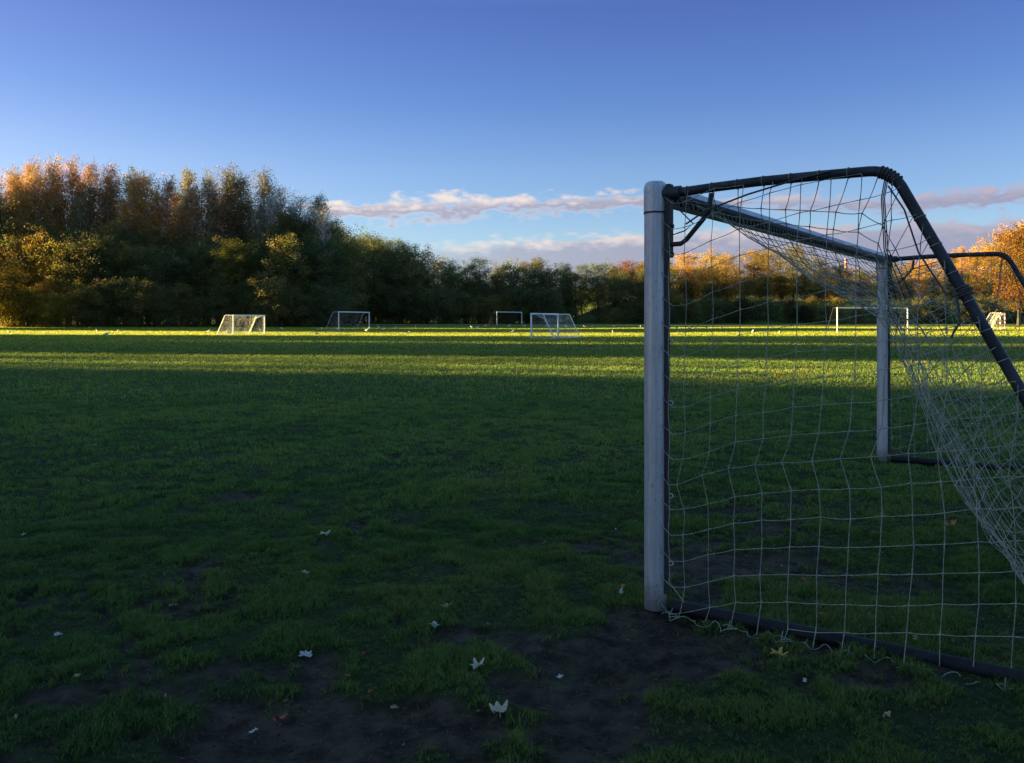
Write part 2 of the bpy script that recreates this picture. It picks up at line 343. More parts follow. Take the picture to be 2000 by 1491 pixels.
# crumbs of soil, small stones and dead straw on the worn ground
nC = 16000; yy = np.sqrt(RNG.uniform(2.2**2, 8.5**2, nC)); xx = RNG.uniform(-1, 1, nC)*(.62*yy+.9)
keep = RNG.uniform(0, 1, nC) < .12+.88*mud(xx, yy); xx, yy = xx[keep], yy[keep]; nC = len(xx); straw = RNG.uniform(0, 1, nC) > .72
sx = np.where(straw, RNG.uniform(.010, .030, nC), RNG.uniform(.0025, .008, nC)); sy = np.where(straw, .0012, sx*RNG.uniform(.6, 1, nC)); sz_ = np.where(straw, .0015, sx*RNG.uniform(.5, .9, nC))
a = RNG.uniform(0, 6.28, nC); ca, sn = np.cos(a), np.sin(a); z0 = gz(xx, yy)+np.where(straw, .003, 0)
oct_ = np.array([[1, 0, 0], [-1, 0, 0], [0, 1, 0], [0, -1, 0], [0, 0, 1], [0, 0, -.6]])
o3 = oct_[None]*(1+RNG.uniform(-.25, .25, (nC, 6, 1))); lx, ly, lz = o3[..., 0]*sx[:, None], o3[..., 1]*sy[:, None], o3[..., 2]*sz_[:, None]
V = np.stack([xx[:, None]+lx*ca[:, None]-ly*sn[:, None], yy[:, None]+lx*sn[:, None]+ly*ca[:, None], z0[:, None]+lz], -1).reshape(-1, 3)
tri = np.array([[0, 2, 4], [2, 1, 4], [1, 3, 4], [3, 0, 4], [2, 0, 5], [1, 2, 5], [3, 1, 5], [0, 3, 5]])
cc = np.where(straw[:, None], np.array([.24, .19, .11]), np.array([.055, .043, .035]))*RNG.uniform(.4, 1.35, (nC, 1))
cc = np.where((RNG.uniform(0, 1, nC) > .985)[:, None], np.array([.3, .29, .27]), cc)
crumb = np_mesh('soil_crumbs', V, (np.arange(nC)[:, None, None]*6+tri[None]).reshape(-1, 3), np.repeat(cc, 6, 0), [MBL])
tag(link('soil_crumbs', crumb), 'crumbs of soil, grit and dead straw on the bare patches', 'soil', kind='stuff')

# ------------------------------------------------------------------ football goals
def vlerp(a, b_, k): return a*(1-k)+b_*k
def prof(pts, k):                         # resample a polyline by arc fraction k
    L = [0]
    for i in range(1, len(pts)): L.append(L[-1]+math.dist(pts[i-1], pts[i]))
    x = k*L[-1]
    for i in range(1, len(pts)):
        if x <= L[i]+1e-9:
            f = (x-L[i-1])/(L[i]-L[i-1]+1e-12); return [pts[i-1][c]*(1-f)+pts[i][c]*f for c in range(2)]
    return list(pts[-1])
MIDP = [(.03, 1.93), (.12, 1.74), (.27, 1.575), (.48, 1.44), (.70, 1.29), (.84, .84), (1.04, .38), (1.28, .03), (1.5, .012)]
def goal(name, P1, w, W_, H, label, near=False, td=1.03, bd=2.04, mats=None, pr=.055, fr=.0212, gr=.031, mid=None, droop=1.0, nseg=.1175, flip=1, twine=.0017, group=None, simple=False, stripes=False):
    root = bpy.data.objects.new(name, None); C.objects.link(root); root.location = P1
    tag(root, label, 'goal', group)
    mp, mf, mg, mn = mats
    w = Vector((w[0], w[1], 0)).normalized(); n = Vector((w.y, -w.x, 0))*flip
    def P(s, t_, z): return n*s+w*t_+Vector((0, 0, z))
    zb = H-pr; sides = 24 if near else 10
    for t_ in (0, W_):
        m_ = MB(); m_.tube([P(0, t_, .0 if near else -.05), P(0, t_, .02), P(0, t_, H-.15 if near else H-pr*.9)], pr if not near else (pr*.98), sides)
        po = m_.build('post', mp, root)
        if stripes:
            for k in range(3):
                m_ = MB(); m_.tube([P(0, t_, .3+k*.6), P(0, t_, .6+k*.6)], pr+.004, sides); m_.build('stripe', M_RED, po)
    if near:
        sg = 1
        for t_, sg in ((0, 1), (W_, -1)):       # rounded corner joints
            m_ = MB(); m_.tube([P(0, t_, H-.147), P(0, t_, H-.045), P(0, t_, H-.035), P(0, t_, H-.020), P(0, t_, H-.009), P(0, t_, H-.002), P(0, t_, H)], [pr+.0012, pr+.0012, pr+.0012, pr*.96, pr*.86, pr*.68, pr*.35], sides)
            m_.tube([P(0, t_+sg*.02, zb-.003), P(0, t_+sg*.150, zb-.001)], pr-.001, sides, flat=(n.x, n.y, 0)); cj = m_.build('corner_joint', mp, root)
            m_ = MB(); m_.tube([P(0, t_, H-.152), P(0, t_, H-.144)], pr+.0022, sides); m_.build('seal', M_RUB, cj)
        m_ = MB(); m_.tube([P(0, .152, zb), P(0, W_-.152, zb)], pr, sides, flat=(n.x, n.y, 0)); cb = m_.build('crossbar', mp, root)
        m_ = MB(); m_.box(P(pr+.004, W_/2, zb-.012), n*.009, w*(W_/2-.06), Vector((0, 0, .018)))    # net rail with its hooks
        for k in range(int(W_/.06)):
            m_.box(P(pr+.010, .1+k*.06, zb-.040+.004*random.random()), n*.006, w*.010, Vector((0, 0, .012)))
        m_.build('net_rail', M_RUB, cb)
        for t_ in (0, W_):
            m_ = MB(); m_.box(P(pr+.006, t_, H/2-.02), n*.008, w*.014, Vector((0, 0, H/2-.10))); m_.box(P(pr+.018, t_, H-.19), n*.010, w*.020, Vector((0, 0, .17)))
            m_.build('rail', M_RUB, root, smooth=False)
            for z in (H-.075, H-.215, H-.345):
                m_ = MB(); m_.tube([P(pr+.02, t_, z), P(pr+.038, t_, z)], .010, 6); m_.build('bolt', M_RUB, root)
            for z in (1.545, 1.25, .965, .535, .222):
                m_ = MB()
                for dz in (-.009, .009): m_.tube([P(pr+.004, t_, z+dz), P(pr+.030, t_, z+dz), P(pr+.038, t_, z)], .0028, 6)
                m_.build('net_hook', M_HOOK, root)
    else:
        m_ = MB(); m_.tube([P(0, -pr*.9, zb), P(0, W_+pr*.9, zb)], pr, sides); m_.build('crossbar', mp, root)
    zt = zb-.005
    for t_ in (0, W_):
        m_ = MB(); pts = [P(pr*.9, t_, zt-.004)]
        if near:
            pts += [P(.12, t_, zt-.002), P(.30, t_, zt+.006), P(.5, t_, zt+.012), P(.75, t_, zt+.012)]
        c0 = (td-.09, zt+.010); c1 = (td+.005, zt+.008); c2 = (td+.045, zt-.085)
        for k in range(0, 9):
            f = k/8; a = (1-f)**2; b_ = 2*f*(1-f); c = f*f
            pts.append(P(c0[0]*a+c1[0]*b_+c2[0]*c, t_, c0[1]*a+c1[1]*b_+c2[1]*c))
        pts.append(P(bd-.05, t_, gr+.045)); pts.append(P(bd-.02, t_, gr))
        m_.tube(pts, fr, 14 if near else 8); fro = m_.build('net_arm', mf, root)
        m_ = MB(); m_.tube([P(pr+.03, t_, gr*.85), P(bd, t_, gr*.85)], gr, 16 if near else 8); m_.build('ground_bar', mg, root)
        if near:
            m_ = MB(); zb2 = H-.30                      # bent brace under the arm
            m_.tube([P(pr+.02, t_, zb2), P(pr+.075, t_, zb2+.002), P(pr+.10, t_, zb2+.018), P(.235, t_, zt-.135), P(.262, t_, zt-.10), P(.275, t_, zt-.02)], .0115, 10); m_.build('brace', mf, root)
            m_ = MB(); m_.tube([P(pr-.01, t_, zt-.004), P(pr+.075, t_, zt-.003)], fr+.010, 16); m_.build('sleeve', mf, fro)
    m_ = MB(); m_.tube([P(bd, 0, gr*.85), P(bd, W_, gr*.85)], gr*.95, 14 if near else 8); m_.build('ground_bar', mg, root)
    # side nets
    rr = random.Random(int(P1[0]*100)+5); tk = 4 if near else 3
    K = H/2.0
    cs = (td, zt)
    def zmax(s): return zt if s < td else zt-(s-td)*zt/(bd-td)
    nr = int((H-.07)/nseg); ncol = int(bd/nseg)
    def g_(s):
        for (a, ga), (b_, gb) in zip([(0, -.20), (.15, -.14), (.37, -.05), (.6, 0), (.9, .045), (1.43, .15)], [(.15, -.14), (.37, -.05), (.6, 0), (.9, .045), (1.43, .15), (2.2, .25)]):
            if a <= s <= b_: return ga+(gb-ga)*(s-a)/(b_-a)
        return 0
    for t_, out in ((0, -1), (W_, 1)):
        jit = {}
        def node(i, j):
            if (i, j) not in jit: jit[(i, j)] = (rr.gauss(0, .0022), rr.gauss(0, .0028), rr.gauss(0, .003))
            a, b_, c = jit[(i, j)]
            s = .035+nseg*i; z = .035+nseg*j+(g_(s) if i > 0 else -.12)
            s2 = s
            if i > 0:
                s2 += .045*z*min(1, s/.6)/1.6*(1 if s < 1.2 else .4)
                s2 -= .042*math.exp(-((z-.60-.22*min(1, s))/.085)**2)*(1 if s < 1.0 else .5)
                s2 += .005*math.sin(j*1.1+i*.5)
            return s2+a*(i > 0), t_+out*((fr if z > .1 else gr)+.006)+c, z+b_
        m_ = MB()
        def poly(Q, r=twine):
            if len(Q) < 2: return
            if not near: m_.tube(Q, r, 3, cap=False); return
            pts = []; rad = []
            for a, b_ in zip(Q[:-1], Q[1:]):
                a = Vector(a); b_ = Vector(b_); L = (b_-a).length; sg_ = rr.uniform(0, 1)*.035*L
                o = Vector((rr.gauss(0, .008), rr.gauss(0, .008), 0))*L
                for k in range(4):
                    f = k/4; pts.append(a.lerp(b_, f)+(Vector((0, 0, -sg_))+o)*4*f*(1-f)); rad.append(r*(1.45 if k == 0 else 1))
            pts.append(Vector(Q[-1])); rad.append(r*1.4)
            m_.tube(pts, rad, tk, cap=False)
        for i in range(0, ncol+1):              # upright cords
            Q = []
            for j in range(-1, nr+4):
                s, tt, z = node(i, j)
                if z > zmax(s)+.0:
                    zz = zmax(s)
                    if not Q or Q[-1].z < zz-.02: Q.append(P(s, t_+out*fr*.9, zz))
                    break
                if z < .012:
                    z = .012
                    if near and i > 0: tt = t_+out*(gr+.03+.035*(math.sin(i*2.1)+1)/2+.02*(j < 0))
                Q.append(P(s, tt, z))
            poly(Q)
        for j in range(0, nr+4):                # cross cords
            Q = []; last = None
            for i in range(0, ncol+2):
                s, tt, z = node(i, j)
                if z < .012: continue
                if z > zmax(s):
                    if Q and near:
                        Q.append(P(min(s, bd) if s < td else td+(zt-z)/zt*(bd-td) if z < zt else td, t_+out*fr, min(z, zt)))
                        if Q[-1].z > zmax(td+.001)-.01 or True: pass
                    break
                if near and i == 0 and j > 0:
                    e = P(s, tt, z+.045); f_ = node(1, j); Q.append(e); Q.append(P(s+.012, tt, z+.012)); Q.append(P(vlerp(s, f_[0], .5), tt, vlerp(z, f_[2], .30)-.022))
                else: Q.append(P(s, tt, z))
            poly(Q)
        if near:
            # edge cord beside the post, loose curls on the ground, cords looped round the arm
            Q = [P(.078+.004*math.sin(k*1.3), t_+out*.02, .14+k*.06) for k in range(int((H-.3)/.06))]
            m_.tube([P(.17, t_+out*.06, .075), P(.12, t_+out*.05, .12)]+Q, twine*1.15, 5)
            Q = []
            for k in range(190):
                s = .07+k*.0101; ph = 2*math.pi*s/nseg
                lo_ = .016+.022*(math.sin(s*5.1)+1)/2
                Q.append(P(s+.008*math.sin(ph*2+1.3)*math.sin(s*3.7), t_+out*(gr+.038+lo_*(1+math.sin(ph))+.008*rr.random()), .016+.010*math.sin(ph*1.5+s)))
            m_.tube(Q, twine, 4)
            for k in range(7):
                s = .09+k*.26+rr.uniform(-.03, .03); y2 = out*(gr+.022); r1 = rr.uniform(.015, .032)
                m_.tube([P(s+.02*rr.random(), t_+y2, .035)]+[P(s+.02+r1*math.sin(a)*1.3, t_+out*(gr+.075+r1*math.cos(a)), .020+.006*math.sin(a*2)) for a in [x*.75 for x in range(7)]], twine, 4)
            def ring(mm, s_, z_, ds, dz, r_, tw):
                l_ = math.hypot(ds, dz); px_, pz_ = -dz/l_, ds/l_
                mm.tube([P(s_+px_*r_*math.cos(a)+.004*math.sin(a), t_+r_*math.sin(a), z_+pz_*r_*math.cos(a)) for a in [x*math.pi/6 for x in range(12)]], tw, 4, closed=True)
            for k in range(7):
                s = .16+k*.1175; ring(m_, s, zt+float(np.interp(s, [.05, .12, .3, .5, .94], [-.004, -.002, .006, .012, .012])), 1, 0, fr+.0015, twine)
            for k in range(15):
                f = .06+k*.062; a0_, b0_ = (td+.045, zt-.085), (bd-.05, gr+.045)
                ring(m_, a0_[0]+(b0_[0]-a0_[0])*f, a0_[1]+(b0_[1]-a0_[1])*f, b0_[0]-a0_[0], b0_[1]-a0_[1], fr+.0015, twine*1.1)
        m_.build('side_net', mn, root)
    # roof and back net in one slack sheet
    ends = [(.05, zt-.01), (td, zt-.01), (bd, .03)]
    Lq = 3.2*K; nq = int(Lq/nseg); nt = int(W_/nseg)
    midp = mid or MIDP; midp = [(a*bd/2.04 if a > .3 else a, b_*K if b_ > .05 else b_) for a, b_ in midp]
    def bnode(i, j):
        f = i/nt; k = j/nq
        bl = (4*f*(1-f))**.62*droop; bl = min(1, bl)
        e = prof(ends, k); m2 = prof(midp, k**.92)
        # rows gather more steeply near the arms at the fold
        s = e[0]*(1-bl)+m2[0]*bl; z = e[1]*(1-bl)+m2[1]*bl
        a = vn(np.array([i*.35]), np.array([j*.35]), 91)[0]-.5; c = vn(np.array([i*.8]), np.array([j*.8]), 93)[0]-.5
        ed = min(1, 4*k)*bl
        return P(s+(a*.09+c*.022)*ed, f*W_+(vn(np.array([i*.3]), np.array([j*.3]), 97)[0]-.5)*.06*ed, max(.012, z+(a*.05+c*.018)*ed))
    G = [[bnode(i, j) for j in range(nq+1)] for i in range(nt+1)]
    m_ = MB()
    poly_r = rr
    for i in range(nt+1): poly(G[i]) if False else None
    def poly2(Q):
        if not near: m_.tube(Q, twine, 3, cap=False); return
        pts = []; rad = []
        for a, b_ in zip(Q[:-1], Q[1:]):
            L = (b_-a).length; o = Vector((rr.gauss(0, .012), rr.gauss(0, .012), rr.gauss(-.03, .012)))*L
            for k in range(3): f = k/3; pts.append(a.lerp(b_, f)+o*4*f*(1-f)); rad.append(twine*(1.4 if k == 0 else 1))
        pts.append(Q[-1]); rad.append(twine); m_.tube(pts, rad, 4, cap=False)
    for i in range(1, nt): poly2(G[i])
    for j in range(nq+1): poly2([G[i][j] for i in range(nt+1)])
    m_.build('back_net', mn, root)
    if near:
        for t_, out in ((0, -1), (W_, 1)):
            fo = t_+out*.03
            m_ = MB(); m_.tube([P(.165, fo, zt-.155), P(.26, fo, zt-.10), P(.45, fo, zt-.045), P(.66, fo, zt+.0), P(.80, fo, zt+.022)], .0042, 6)     # lashing along the arm
            m_.tube([P(.10, fo, zt-.20), P(.16, fo, zt-.185), P(.20, fo, zt-.155), P(.10, fo, zt-.055)], .003, 6)
            m_.build('lashing_cord', M_ROPE, root)
            m_ = MB(); si = t_-out*.02                     # dark cords bunched at the top corner and hanging into the roof net
            for k in range(3):
                m_.tube([P(td-.03+.006*k, si, zt-.01), P(td-.045+.006*k, si, zt-.10), P(td-.05+.007*k, si-out*.08, zt-.30), P(td-.07+.02*k, si-out*(.45+.1*k), zt-.50)], .0024, 5)
            def cring(s_, z_, ds, dz, r_, tw):
                l_ = math.hypot(ds, dz); px_, pz_ = -dz/l_, ds/l_
                m_.tube([P(s_+px_*r_*math.cos(a)+.004*math.sin(a), t_+r_*math.sin(a), z_+pz_*r_*math.cos(a)) for a in [x*math.pi/6 for x in range(12)]], tw, 5, closed=True)
            for k in range(6):
                f = .28+.085*k; q0, q1, q2 = (td-.09, zt+.010), (td+.005, zt+.008), (td+.045, zt-.085)
                cx_, cz_ = [q0[c]*(1-f)**2+2*q1[c]*f*(1-f)+q2[c]*f*f for c in (0, 1)]; dx_, dz_ = [2*(1-f)*(q1[c]-q0[c])+2*f*(q2[c]-q1[c]) for c in (0, 1)]
                cring(cx_, cz_, dx_, dz_, fr+.003, .0035)
            m_.tube([P(td-.01, t_+out*.03, zt-.06), P(td+.05, t_+out*.035, zt-.16), P(td+.10, t_+out*.03, zt-.33), P(td+.20, t_+out*.035, zt-.50)], .0035, 5)
            m_.build('corner_cord', M_ROPE, root)
            s0 = td+.245; z0 = zmax(s0); m_ = MB()          # black tie with a loose end
            for k in range(4): cring(s0+.0045*k, z0-.0086*k, .46, -.887, fr+.004, .0045)
            m_.tube([P(s0-.02, t_+out*.035, z0), P(s0-.005, t_+out*.042, z0-.07), P(s0+.0, t_+out*.04, z0-.13), P(s0-.022, t_+out*.042, z0-.17), P(s0-.03, t_+out*.045, z0-.19)], .0048, 6)
            m_.build('cable_tie', M_ROPE, root)
    return root
goal('football_goal', (.673, 3.94, 0), (.572, .820), 5.075, 2.0, 'large near aluminium goal with slack pale net and dark tubes', near=True, mats=(M_ALU, M_FRAME, M_GBAR, M_NET), pr=.0535)
def far(u, Y_): x = (u-U0)/F*Y_; return (x, Y_, float(terrain(x, Y_)))
def aim(u1, Y_, u2, W_):
    x1 = (u1-U0)/F*Y_; k2 = (u2-U0)/F; best = None
    for d_ in range(1, 890):
        a = math.radians(d_/10); c, s_ = math.cos(a), math.sin(a); e = abs((x1+W_*c)/(Y_+W_*s_)-k2)
        if best is None or e < best[0]: best = (e, (c, s_))
    return best[1]
WM = (M_WHITE, M_WHITE, M_WHITE, M_FNET); WA = (M_WHITE, M_SUNWARM, M_SUNWARM, M_FNET); WG = (M_WHITE, M_HOOK, M_HOOK, M_HOOK); WD = (M_WHITE, M_FRAME, M_FRAME, M_FRAME)
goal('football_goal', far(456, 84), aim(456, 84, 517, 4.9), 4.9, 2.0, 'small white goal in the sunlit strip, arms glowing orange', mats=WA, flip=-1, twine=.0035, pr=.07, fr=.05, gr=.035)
goal('football_goal', far(1037.5, 66), aim(1037.5, 66, 1090, 5), 5.0, 2.0, 'white goal turned sideways right of centre, its net arms sloping right', mats=WM, twine=.003, pr=.07, fr=.04, gr=.03)
goal('football_goal', far(661.5, 104), aim(661.5, 104, 721, 7.32), 7.32, 2.44, 'full size white goal at the wood edge, behind the small sunlit goal', mats=WG, flip=-1, twine=.0014, pr=.07, fr=.03, gr=.025, td=.8, nseg=.15)
goal('football_goal', far(970.5, 154), aim(970.5, 154, 1019, 7.32), 7.32, 2.44, 'farthest thin white goal before the dark trees at centre', mats=WD, flip=-1, twine=.0014, pr=.07, fr=.03, gr=.025, td=.8, nseg=.18)
goal('football_goal', far(1635.5, 81), aim(1635.5, 81, 1773, 7.32), 7.32, 2.44, 'wide white goal seen square on through the near goal', mats=WD, flip=-1, twine=.0014, pr=.065, fr=.03, gr=.03, td=.8, nseg=.15)
goal('football_goal', far(1954, 98), aim(1954, 98, 1963, 5), 5.0, 2.0, 'small goal with red and white posts at the right edge', mats=WM, flip=-1, twine=.003, pr=.07, fr=.04, gr=.03, stripes=True)

# ------------------------------------------------------------------ trees
def perp(d_):
    a = np.cross(d_, [0, 0, 1.0]); l = np.linalg.norm(a)
    return a/l if l > 1e-3 else np.array([1.0, 0, 0])
def tree_meshes(kind, seed):
    r = np.random.default_rng(seed); rad = random.Random(seed)
    if kind == 'birch':  H, cb, R, nl, sz, nleaf, sig, up = 20, .38, 2.15, 62, .17, 10500, .47, 1.45
    elif kind == 'bare': H, cb, R, nl, sz, nleaf, sig, up = 18, .25, 2.6, 60, .13, 2600, .70, 1.3
    elif kind == 'broad': H, cb, R, nl, sz, nleaf, sig, up = 14, .14, 4.1, 56, .24, 12500, .62, .5
    elif kind == 'tall': H, cb, R, nl, sz, nleaf, sig, up = 18, .16, 4.0, 60, .23, 13500, .68, .55
    else:                H, cb, R, nl, sz, nleaf, sig, up = 7, .0, 3.4, 44, .21, 9500, .55, .5
    m_ = MB(); a0 = r.uniform(0, 6.28); wob = .02*H
    def tp(f): return Vector((wob*math.sin(f*3+a0)*f, wob*math.cos(f*2.3+a0)*f, H*f*.93))
    r0 = .0105*H if kind in ('birch', 'bare') else .014*H
    m_.tube([tp(k/10)-Vector((0, 0, .3 if k == 0 else 0)) for k in range(11)], [r0*(1.25 if k == 0 else 1-.9*k/10) for k in range(11)], 7)
    cl = []
    lob = r.uniform(.6, 1.25, 8)
    for k in range(nl):
        f = cb+(1-cb)*(k+.5)/nl*.98; g = (f-cb)/(1-cb)
        if kind in ('birch', 'bare'): pr = math.sin(math.pi*min(1, g*.74+.16))**.7
        elif kind == 'bush': pr = math.sqrt(max(.02, 1-g*g))
        else: pr = math.sin(math.pi*min(1, g*.70+.22))**.65
        a = k*2.4+r.uniform(-.5, .5); L = R*pr*lob[int(a/6.283*8) % 8]*r.uniform(.75, 1.15); 
        s = tp(min(1, f*1.0)); d_ = Vector((math.cos(a), math.sin(a), up*r.uniform(.5, 1.4))).normalized()
        e = s+d_*L; mid_ = s.lerp(e, .5)+Vector((0, 0, .08*L))
        if L > .5: m_.tube([s, mid_, e], [r0*.30*(1-g*.7)+.012, r0*.18*(1-g*.7)+.009, .008], 4, cap=False)
        for q_ in range(5 if kind != 'bare' else 8):
            u_ = r.uniform(.3, 1.0); c = s.lerp(e, u_)+Vector(tuple(r.normal(0, .22*L+.12, 3)))
            if kind in ('bare', 'birch') or q_ < 2: m_.tube([s.lerp(e, u_*.8), c, c+Vector(tuple(r.normal(0, .35, 3)))+Vector((0, 0, .25))], [.018, .011, .006], 3, cap=False)
            cl.append((c.x, c.y, c.z, g))
    cl = np.array(cl); cg = cl[:, 3]; cl = cl[:, :3]; wgt = r.uniform(.2, 1.6, len(cl))*(1.1-.4*cg**3); wgt /= wgt.sum()
    idx = r.choice(len(cl), nleaf, p=wgt); bl_ = r.normal(0, 1, (nleaf, 3)); bl_ /= np.linalg.norm(bl_, axis=1)[:, None]; ctr = cl[idx]+bl_*(r.uniform(0, 1, (nleaf, 1))**.45)*sig*1.55*(1.12-(.55 if kind in ('birch', 'bare') else .30)*cg[idx]**2.5)[:, None]*np.array([1, 1, .85])
    if kind == 'birch': ctr[:, 2] -= np.abs(r.normal(0, .5, nleaf))
    ctr[:, 2] = np.maximum(ctr[:, 2], .12)
    nrm = r.normal(0, 1, (nleaf, 3)); nrm[:, 2] += .5; nrm /= np.linalg.norm(nrm, axis=1)[:, None]
    ax = np.cross(nrm, r.normal(0, 1, (nleaf, 3))); ax /= np.linalg.norm(ax, axis=1)[:, None]+1e-9; ay = np.cross(nrm, ax)
    s_ = (sz*r.uniform(.5, 1.2, nleaf))[:, None]
    V = np.stack([ctr-ax*s_*.5, ctr-ay*s_*.33+nrm*s_*.1, ctr+ax*s_*.5, ctr+ay*s_*.36+nrm*s_*.1], 1).reshape(-1, 3)
    Fc = np.arange(nleaf*4).reshape(-1, 4)
    clc = r.uniform(.65, 1.3, (len(cl), 1))*np.ones((1, 3)); clc[:, 0] *= r.uniform(.75, 1.2, len(cl)); clc[:, 2] *= r.uniform(.6, 1.2, len(cl))
    col = clc[idx]*r.uniform(.8, 1.25, (nleaf, 1))*np.array([1, 1, 1]); col[:, 0] *= r.uniform(.85, 1.25, nleaf)
    crown = np_mesh('crown', V, Fc, np.repeat(col, 4, 0), [MF])
    me = bpy.data.meshes.new('trunk'); me.from_pydata([tuple(v) for v in m_.v], [], m_.f)
    me.materials.append(M_BIRCH if kind in ('birch', 'bare') else M_BARK); me.update()
    return me, crown, H
PROTO = {}
for kd, cnt in (('birch', 5), ('bare', 3), ('broad', 6), ('tall', 4), ('bush', 4)):
    PROTO[kd] = [tree_meshes(kd, 100+hash_) for hash_ in [len(kd)*37+13*k for k in range(cnt)]]
NAMEK = {'birch': 'birch_tree', 'bare': 'bare_birch', 'broad': 'broadleaf_tree', 'tall': 'broadleaf_tree', 'bush': 'bush'}
TR = random.Random(21)
def tree(kind, x, y, h, col, label, group=None, wid=1.0):
    tm, cm, H = TR.choice(PROTO[kind]); s = h/H
    root = bpy.data.objects.new(NAMEK[kind], None); C.objects.link(root)
    root.location = (x, y, float(terrain(x, y))-.05); root.scale = (s*wid, s*wid, s); root.rotation_euler = (0, 0, TR.uniform(0, 6.28))
    tag(root, label, 'bush' if kind == 'bush' else 'tree', group)
    a = link('trunk' if kind != 'bush' else 'stems', tm, root); b_ = link('crown', cm, root)
    j = TR.uniform(.85, 1.2); b_.color = (col[0]*j, col[1]*j*TR.uniform(.92, 1.08), col[2]*j, 1); return root
ENV = [(-300, 330), (-100, 330), (0, 352), (30, 322), (70, 300), (110, 322), (150, 325), (200, 322), (270, 332), (330, 345), (380, 340), (430, 335), (470, 362), (510, 352), (560, 368), (600, 388), (640, 395), (660, 435), (685, 462), (720, 455), (760, 480), (800, 480), (850, 490), (900, 510), (955, 497), (1000, 508), (1045, 492), (1075, 515), (1110, 505), (1160, 510), (1200, 508), (1250, 505), (1330, 492), (1395, 498), (1430, 494), (1480, 492), (1530, 484), (1570, 484), (1610, 505), (1650, 517), (1700, 526), (1760, 510), (1830, 502), (1880, 485), (1920, 492), (1950, 465), (2000, 432), (2100, 410), (2300, 420)]
def env(u):
    for (a, va), (b_, vb) in zip(ENV[:-1], ENV[1:]):
        if a <= u <= b_: return va+(vb-va)*(u-a)/(b_-a)
    return 430
OR1, OR2, GRB, DG, OL, YE, YG, RU = (.46, .245, .055), (.34, .18, .06), (.20, .16, .065), (.11, .13, .055), (.17, .16, .055), (.36, .24, .04), (.22, .21, .05), (.24, .115, .065)
def place(kind, u, Y_, frac, col, label, group, wid=1.0, jit=.04):
    x = (u-U0)/F*Y_; top = (V0-env(u))/F*Y_+EYE-float(terrain(x, Y_)); return tree(kind, x, Y_, top*frac*TR.uniform(1-jit, 1+jit), col, label, group, wid)
# left wood, back to front
for k in range(58):
    u = -90+k*12.6+TR.uniform(-5, 5); c = TR.choice([OR1, OR1, OR2, OR2, OL]) if u < 330 else TR.choice([OR2, GRB, GRB]) 
    kd = 'birch' if u < 520 or TR.random() < .3 else 'bare'
    place(kd, u, 152+TR.uniform(-3, 6), (1.06 if u < 330 else 1.09) if k % 3 == 0 else (.96 if k % 3 == 1 else .86), c if kd == 'birch' else (.09, .07, .04), 'tall slender birch with a thin autumn crown in the left wood' if kd == 'birch' else 'nearly bare birch where the left wood steps down', 'tall birches of the left wood' if kd == 'birch' else 'bare birches of the left wood', TR.uniform(.85, 1.25))
for k in range(25):
    u = -70+k*29+TR.uniform(-8, 8); c = TR.choice([OR2, OL, DG, GRB]) if u < 300 else TR.choice([DG, DG, OL])
    place('tall', u, 147+TR.uniform(-3, 3), .63 if u < 560 else .84, c, 'tall dark tree in the middle rank of the left wood', 'middle rank of the left wood', 1.0, .07)
for k in range(20):
    u = -30+k*35+TR.uniform(-9, 9); c = TR.choice([DG, OL, DG, (.09, .13, .05)]) if u > 170 else TR.choice([(.30, .22, .05), YG, (.26, .17, .05)])  # leftmost trees: sunlight put into the leaf colour as yellow
    place('broad', u, 139+TR.uniform(-3, 3), .52 if u < 500 else .66, c, 'leafy tree in the front rank of the left wood', 'front rank of the left wood', 1.15, .1)
for k in range(24):
    u = -35+k*30+TR.uniform(-9, 9); c = TR.choice([DG, OL]) if u > 150 else TR.choice([YG, (.34, .25, .05)])  # leftmost bushes yellowed to imitate sun on their leaves
    tree('bush', (u-U0)/F*133, 133+TR.uniform(-2, 2), TR.uniform(4.5, 7.5), c, 'low dark bush along the foot of the left wood', 'bushes at the foot of the left wood', 1.1)
for k in range(9):
    u = 540+k*19+TR.uniform(-5, 5); place('tall' if k % 2 or u > 630 else 'bare', u, 150+TR.uniform(-3, 3), .97 if k % 2 == 0 else .86, TR.choice([DG, OL, GRB]), 'slim dark tree on the falling right slope of the left wood', 'trees on the falling slope of the left wood', .95)
for k in range(30):  # hidden trees added to shade the far edge of the pitch
    tree('tall', -82+k*2.0+TR.uniform(-1, 1), 174+(k % 3)*6+TR.uniform(-2, 2), 19, DG, 'dark tree deep inside the left wood', 'trees deep in the left wood', 1.1)
x_, y_ = (462-U0)/F*136, 136
tree('tall', x_, y_, 14.5, (.10, .10, .022), 'yellow tipped tree standing out of the dark front of the left wood')
x_ = (632-U0)/F*141
tree('bare', x_, 141, (V0-398)/F*141+1, (.10, .085, .05), 'tall thin bare birch at the right end of the left wood')
x_ = (25-U0)/F*131
tree('bush', x_, 131, 9, (.26, .20, .03), 'bright yellow leaved bush at the far left edge')
